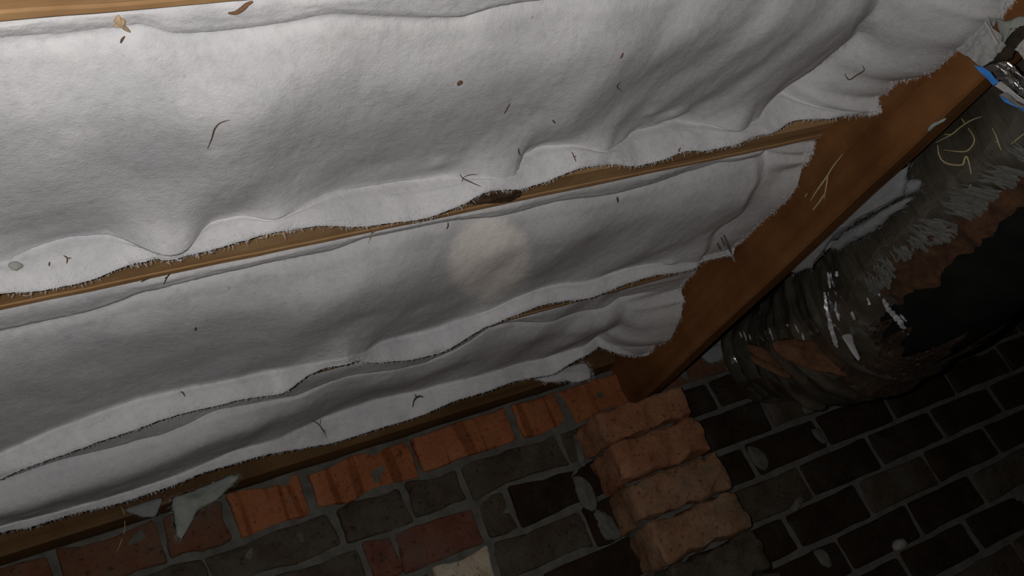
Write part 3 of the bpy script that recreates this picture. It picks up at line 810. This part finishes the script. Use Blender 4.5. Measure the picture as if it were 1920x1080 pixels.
# silver strips and pale strands added to paint the flash's glints on the plastic
def glint_strip(name, lines, wpx, mat, seed, label, kind=None, off=0.034):
    rr = random.Random(seed); v = []; f = []
    for pix in lines:
        P = []
        for p in pix:
            h = hit(p, 0.012)
            if h is not None: P.append(np.array(h))
        if len(P) < 2: continue
        pts = catmull(P, 5); n = len(pts); b0 = len(v)
        for i, p in enumerate(pts):
            t = pts[min(n-1, i+1)] - pts[max(0, i-1)]; t /= max(1e-9, np.linalg.norm(t))
            vw = p/np.linalg.norm(p); sd = np.cross(t, vw); sd /= max(1e-9, np.linalg.norm(sd))
            w = wpx/2/F*np.linalg.norm(p)*(1 - 0.7*abs(2*i/(n-1)-1)**2)*rr.uniform(0.6, 1.3)
            jit = np.array([rr.uniform(-1, 1) for _ in range(3)])*w*0.35
            v += [tuple(p - sd*w + jit), tuple(p - vw*w*rr.uniform(0.1, 0.7) + jit), tuple(p + sd*w + jit), tuple(p + vw*w*0.8)]
        for i in range(n-1):
            for k in range(4):
                a = b0+i*4+k; c = b0+i*4+(k+1) % 4
                f.append((a, a+4, c+4, c))
        f += [(b0, b0+1, b0+2, b0+3), (b0+(n-1)*4+3, b0+(n-1)*4+2, b0+(n-1)*4+1, b0+(n-1)*4)]
    o = mesh_obj(name, v, f, mat, duct, smooth=False, kind=kind); o['label'] = label
glint_strip('silver_tape', [[(1547, 560), (1552, 588), (1558, 612), (1564, 634), (1570, 652)]], 9, GLINT, 1, 'silver strip painting a glint across the duct')
glint_strip('silver_tape', [[(1655, 560), (1666, 580), (1678, 594), (1690, 608), (1704, 628)]], 10, GLINT, 2, 'silver strip painting a glint on the bulge')
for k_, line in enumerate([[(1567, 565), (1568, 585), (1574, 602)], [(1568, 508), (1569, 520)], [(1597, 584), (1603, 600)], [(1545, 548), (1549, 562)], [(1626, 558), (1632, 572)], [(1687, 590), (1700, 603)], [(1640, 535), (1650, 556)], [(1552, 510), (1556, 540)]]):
    glint_strip('tape_crumb', [line], 4.5, GLINT, 3 + k_, 'small silver strip painting a glint')
glint_strip('plastic_strand', [[(1386, 622), (1392, 634)], [(1394, 621), (1400, 640)], [(1404, 626), (1408, 638)], [(1422, 622), (1432, 640)], [(1434, 620), (1440, 636)], [(1442, 614), (1450, 638)], [(1475, 608), (1478, 613)], [(1490, 608), (1498, 624)], [(1504, 624), (1508, 640)]], 3.2, TAG, 4, 'short pale strands painting glints along the edge of the wrap', 'stuff')  # fringe glints put in as pale strands

# ------------------------------------------------------------------ crumpled plastic sheet on the girder at the upper right
def sheet(name, quad, xs, mat, root, seed, amp=0.02, n=26, m=14, freq=16, th=0.003, label=None):
    """crinkled sheet of real thickness; quad = four outline points lying at the real X positions xs"""
    c = [onx(p, x) for p, x in zip(quad, xs)]
    top = []; nr = np.cross(c[1]-c[0], c[3]-c[0]); nr /= np.linalg.norm(nr)
    for i in range(n):
        for j in range(m):
            u = i/(n-1); w = j/(m-1)
            p = (c[0]*(1-u) + c[1]*u)*(1-w) + (c[3]*(1-u) + c[2]*u)*w
            k = nz(p[0]+seed, p[1], p[2], freq, 2); k2 = abs(nz(p[0]*0.7, p[1]*1.6+seed, p[2]*1.4, freq*1.7, 2))
            p = p + nr*amp*(k + 1.2*k2)
            if i in (0, n-1) or j in (0, m-1):
                p = p + 0.006*np.array([0, nz(*(p*1.0+seed), 30, 2), nz(*(p*1.1-seed), 30, 2)])
            top.append(p)
    f = grid_faces(n, m); N0 = len(top)
    v = [tuple(p) for p in top] + [tuple(p + nr*th) for p in top]
    f += [tuple(N0 + k for k in q[::-1]) for q in grid_faces(n, m)]
    ring = [i*m for i in range(n)] + [(n-1)*m + j for j in range(1, m)] + [i*m + m-1 for i in range(n-2, -1, -1)] + [j for j in range(m-2, 0, -1)]
    for a, b_ in zip(ring, ring[1:] + ring[:1]): f.append((a, b_, N0+b_, N0+a))
    o = mesh_obj(name, v, f, mat, root, smooth=False)
    if label: o['label'] = label
    return o
ps = thing('plastic_sheet', 'crumpled clear plastic sheet with blue printed edge stuck on the girder at upper right', 'plastic', (2.03, 1.15, 0.74))
sheet('clear_film', [(1793, 93), (1850, 30), (1884, 84), (1838, 127)], [2.03, 2.04, 2.0, 2.0], CLEAR, ps, 1, 0.007, label='cloudy clear film')
sheet('blue_stripe', [(1825, 123), (1836, 121), (1871, 154), (1860, 160)], [1.99, 1.99, 1.99, 1.99], BLUE, ps, 2, 0.004, 20, 5, label='blue printed stripe')
sheet('film_strip', [(1848, 126), (1884, 114), (1950, 176), (1950, 212)], [2.0, 2.0, 2.0, 2.0], GLOSS, ps, 3, 0.016, 46, 26, 26, label='crinkled glossy dark film strip')
for k_, q_ in enumerate([[(1864, 121), (1869, 119), (1912, 162), (1905, 165)], [(1872, 121), (1884, 118), (1896, 131), (1888, 132)], [(1888, 146), (1900, 142), (1912, 158), (1900, 160)], [(1886, 120), (1890, 118), (1928, 156), (1925, 160)], [(1905, 165), (1912, 162), (1940, 185), (1940, 192)]]):
    sheet('foil_crease', q_, [1.985]*4, FOIL_GLINT, ps, 11 + k_, 0.010, 18, 6, 40, label='bright silver patch painting a glint on the film')  # silver patches laid on as the glints of the dark film
sheet('film_edge', [(1847, 42), (1850, 42), (1871, 83), (1867, 83)], [1.99]*4, TAG, ps, 20, 0.002, 12, 4, label='pale strip painting the highlight on the clear film edge')  # highlight along the film's edge, put in as a pale strip
sheet('foil_edge', [(1862, 158), (1872, 152), (1950, 214), (1950, 226)], [1.98, 1.98, 1.98, 1.98], CLEAR, ps, 4, 0.006, 34, 5, label='pale folded film edge')
sheet('blue_stripe', [(1872, 180), (1882, 178), (1950, 214), (1950, 232)], [1.97, 1.97, 1.97, 1.97], BLUE, ps, 5, 0.010, 30, 7, label='lower blue stripe')
sheet('foil_edge', [(1871, 178), (1884, 176), (1950, 210), (1950, 218)], [1.965, 1.965, 1.965, 1.965], FOIL_GLINT, ps, 6, 0.012, 30, 6, label='silver edge of the lower stripe')
sheet('clear_film', [(1903, 92), (1922, 72), (1950, 95), (1950, 150)], [2.0, 2.0, 2.0, 2.0], CLEAR, ps, 7, 0.012, 20, 12, label='smaller torn clear film flap')
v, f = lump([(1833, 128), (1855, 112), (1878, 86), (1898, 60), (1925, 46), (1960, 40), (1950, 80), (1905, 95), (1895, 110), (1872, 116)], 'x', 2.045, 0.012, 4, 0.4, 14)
tag(mesh_obj('wood_splinter', v, f, GAP_SHADE), 'dark pointed patch painting the shaded gap between the two clear film flaps', 'splinter')  # dark patch added where the gap is only in shade
v, f = lump([(1868, 36), (1890, 40), (1915, 30), (1945, 32), (1945, 50), (1915, 46), (1885, 62), (1890, 80), (1880, 84), (1876, 64)], 'x', 2.06, 0.014, 6, 0.6, 16)
tag(mesh_obj('insulation_scrap', v, f, WISP), 'grey dusty wool scrap on the girder at the top right corner', 'insulation')

# ------------------------------------------------------------------ straws, twigs, bits of debris lying where the surfaces are
def stem(name, pix, wpx, mat, label, cat, parent=None, lift=0.006, taper=True, group=None, k=5, join=None):
    """thin stem through points found on the real surfaces under it"""
    P = []
    for p in pix:
        h = hit(p, lift)
        if h is not None: P.append(np.array(h))
    if len(P) < 2: return None
    pts = catmull(P, k); n = len(pts)
    d = np.mean([np.linalg.norm(p) for p in P])
    r = wpx/2/F*d
    rad = [r*(1 - 0.65*abs(2*i/(n-1)-1)**2) if taper else r for i in range(n)]
    v, f = tube(pts, rad, 6)
    if join is not None: return v, f
    o = mesh_obj(name, v, f, mat, parent)
    if parent is None: tag(o, label, cat, group)
    return o
def forked(name, lines, wpx, mat, label, cat, lift=0.006):
    v = []; f = []
    for i, l in enumerate(lines):
        r = stem(name, l, wpx*(1 if i == 0 else 0.75), mat, label, cat, lift=lift, join=True)
        if r is None: continue
        b0 = len(v); v += r[0]; f += [tuple(b0+k for k in q) for q in r[1]]
    return tag(mesh_obj(name, v, f, mat), label, cat)
forked('straw', [[(1582, 287), (1562, 312), (1549, 333), (1532, 357), (1520, 376)], [(1553, 326), (1549, 350), (1545, 373)]], 3.4, STRAW, 'forked pale straw clinging to the middle of the girder', 'straw')
forked('straw', [[(1545, 364), (1538, 376), (1524, 394)], [(1514, 362), (1509, 370)]], 3.2, STRAW, 'short straw piece on the girder just below the forked straw', 'straw')
forked('straw', [[(1758, 272), (1760, 288), (1767, 301), (1781, 308), (1804, 309), (1808, 300), (1812, 293), (1817, 306), (1821, 327)],
                 [(1815, 240), (1826, 257), (1825, 270), (1813, 283), (1795, 284), (1770, 281)]], 3.6, STRAW, 'looped dry straw lying on top of the grey duct wrap', 'straw')
forked('straw', [[(1755, 267), (1784, 252), (1800, 239), (1820, 226), (1842, 218)], [(1785, 252), (1770, 252)], [(1810, 233), (1803, 222)]], 2.6, STRAW, 'long thin branching straw lying along the duct beside the girder', 'straw')
stem('straw', [(1926, 246), (1906, 262), (1896, 270)], 2.6, STRAW, 'short straw at the right edge above the torn lining', 'straw')
forked('straw', [[(1860, 240), (1868, 256), (1874, 274), (1878, 282)], [(1872, 262), (1866, 268)]], 2.0, STRAW, 'faint thin straw on the duct wrap right of the looped straw', 'straw')
forked('straw', [[(1820, 345), (1813, 365), (1807, 388)], [(1820, 345), (1822, 360)]], 3.0, STRAW, 'bent straw sticking out of the torn lining on the duct', 'straw')
forked('straw', [[(703, 433), (697, 438), (694, 447), (691, 457)], [(697, 437), (694, 430)]], 2.8, STRAW, 'shiny bent straw hanging from the lower edge of the knotted joist', 'straw')
stem('bark_strip', [(428, 25), (442, 24), (455, 16), (464, 8), (474, 3)], 9, BARK, 'curled brown bark strip on white wool under the topmost joist', 'bark')
def flake(name, pix, mat, label, cat, lift=0.006, th=0.005, seed=0):
    h = hit(np.mean(np.array(pix, float), axis=0), lift)
    if h is None: return
    v, f = lump(pix, 'z', h[2], th, seed, 0.5, 30, k=3)
    tag(mesh_obj(name, v, f, mat), label, cat)
flake('paper_scrap', [(213, 38), (222, 27), (226, 33), (235, 37), (231, 44), (241, 54), (244, 61), (233, 56), (224, 50), (212, 49), (218, 43)], PAPER, 'tan torn paper scrap on white wool at the top left joist', 'paper')
forked('twig', [[(234, 68), (229, 74), (226, 81)]], 4, TWIG, 'tiny brown twig just below the tan paper scrap', 'twig')
forked('twig', [[(430, 225), (412, 231), (402, 243), (397, 260), (389, 279)]], 2.6, TWIG, 'long curved dark hair-thin twig in the middle of the brightest batt', 'twig')
flake('dirt_speck', [(857, 156), (863, 151), (868, 153), (864, 158), (858, 160)], TWIG, 'black dirt speck on the largest batt right of centre', 'debris')
forked('twig', [[(956, 194), (952, 202), (945, 214)]], 2.6, TWIG, 'short straight dark twig on the largest batt below the black speck', 'twig')
forked('twig', [[(1168, 99), (1166, 105), (1163, 109)]], 4, BARK, 'tiny red-brown bark chip on the upper right of the largest batt', 'twig')
forked('twig', [[(1164, 153), (1157, 162), (1166, 171)]], 2, TWIG, 'small bent grey twig below the red-brown bark chip', 'twig')
forked('twig', [[(1036, 225), (1041, 231)]], 3, TWIG, 'stubby dark twig above the round wool pillow at the joist', 'twig')
forked('twig', [[(1584, 138), (1588, 146), (1594, 149), (1606, 141), (1620, 132), (1617, 123)]], 2.2, TWIG, 'thin hooked dark stem on the wool near the girder', 'twig')
forked('twig', [[(862, 326), (868, 334), (884, 342), (902, 350)], [(868, 334), (866, 341)], [(868, 333), (880, 328), (896, 327)]], 2.4, TWIG, 'branched brown twig caught on the wool edge left of the knot', 'twig')
forked('twig', [[(972, 277), (973, 285), (976, 292)]], 2.4, TWIG, 'small upright twig on the left of the round wool pillow', 'twig')
forked('twig', [[(1072, 284), (1076, 293), (1080, 303)], [(1076, 294), (1081, 293)]], 2.2, TWIG, 'small forked twig to the right of the round wool pillow', 'twig')
forked('twig', [[(1276, 277), (1273, 283), (1276, 289)]], 3, BARK, 'tiny red-brown curl on the wool edge above the joist near the girder', 'twig')
flake('dead_insect', [(15, 498), (22, 494), (33, 493), (44, 497), (36, 501), (24, 502)], WISP, 'oval dead insect on the white wool edge at the far left', 'insect', th=0.008)
forked('twig', [[(93, 491), (92, 499)]], 3, TWIG, 'tiny upright dark splinter on the white lip beside the dead insect', 'twig')
forked('twig', [[(119, 479), (126, 484), (125, 494)], [(126, 484), (134, 484)]], 2.6, TWIG, 'small three-pronged twig on the white lip right of the dead insect', 'twig')
forked('twig', [[(318, 513), (312, 522), (307, 534)], [(314, 519), (308, 522)]], 2.4, TWIG, 'frayed fibre hanging from the left end of the knotted joist', 'twig')
forked('twig', [[(283, 520), (272, 524), (264, 529)]], 2.4, TWIG, 'small fibre tuft on the joist edge left of the frayed fibre', 'twig')
forked('twig', [[(840, 417), (840, 424), (837, 430)]], 3.4, TWIG, 'small dark twig at the upper edge of the warm light spot', 'twig')
forked('twig', [[(1157, 369), (1158, 374), (1159, 380)]], 4, TWIG, 'dark speck-like twig on the grey batt below the middle of the joist', 'twig')
forked('twig', [[(586, 789), (597, 795), (605, 806), (613, 822)], [(601, 786), (600, 797)], [(601, 800), (612, 812)]], 2.2, TWIG, 'thin branching black twig on the lowest wool lip', 'twig')
forked('twig', [[(774, 764), (777, 750), (786, 743), (794, 745)], [(781, 748), (779, 739)]], 4.0, TWIG, 'dark crumpled leaf bit on the lowest wool lip right of the branching twig', 'twig')
forked('twig', [[(338, 735), (343, 736), (347, 744)]], 2.6, TWIG, 'tiny bent twig on the second wool lip at the left', 'twig')
forked('twig', [[(367, 614), (367, 620)]], 4, TWIG, 'single dark dot of debris on the middle batt at the left', 'twig')
forked('straw', [[(227, 950), (232, 962), (234, 978), (233, 998), (226, 1018), (219, 1034)]], 1.8, STRAW, 'pale hair-thin straw hanging over the dusty bricks at lower left', 'straw')
forked('straw', [[(824, 962), (832, 983), (841, 1007)]], 1.6, LINING, 'fine pale thread on the dark red bricks at bottom centre', 'thread')
forked('wool_strand', [[(1357, 440), (1364, 456), (1371, 474), (1378, 492)], [(1352, 445), (1360, 462)], [(1345, 455), (1352, 470)]], 5, INS_OLD, 'pointed wisp of wool trailing over the girder at mid height', 'insulation')
v, f = lump([(1268, 678), (1275, 676), (1283, 690), (1291, 708), (1286, 712), (1276, 704), (1270, 690)], 'y', YW - 0.008, 0.012, 5, 0.3, 20)
tag(mesh_obj('lime_chip', v, f, MORTAR), 'pale lime chip on the wall just right of the girder foot', 'debris')
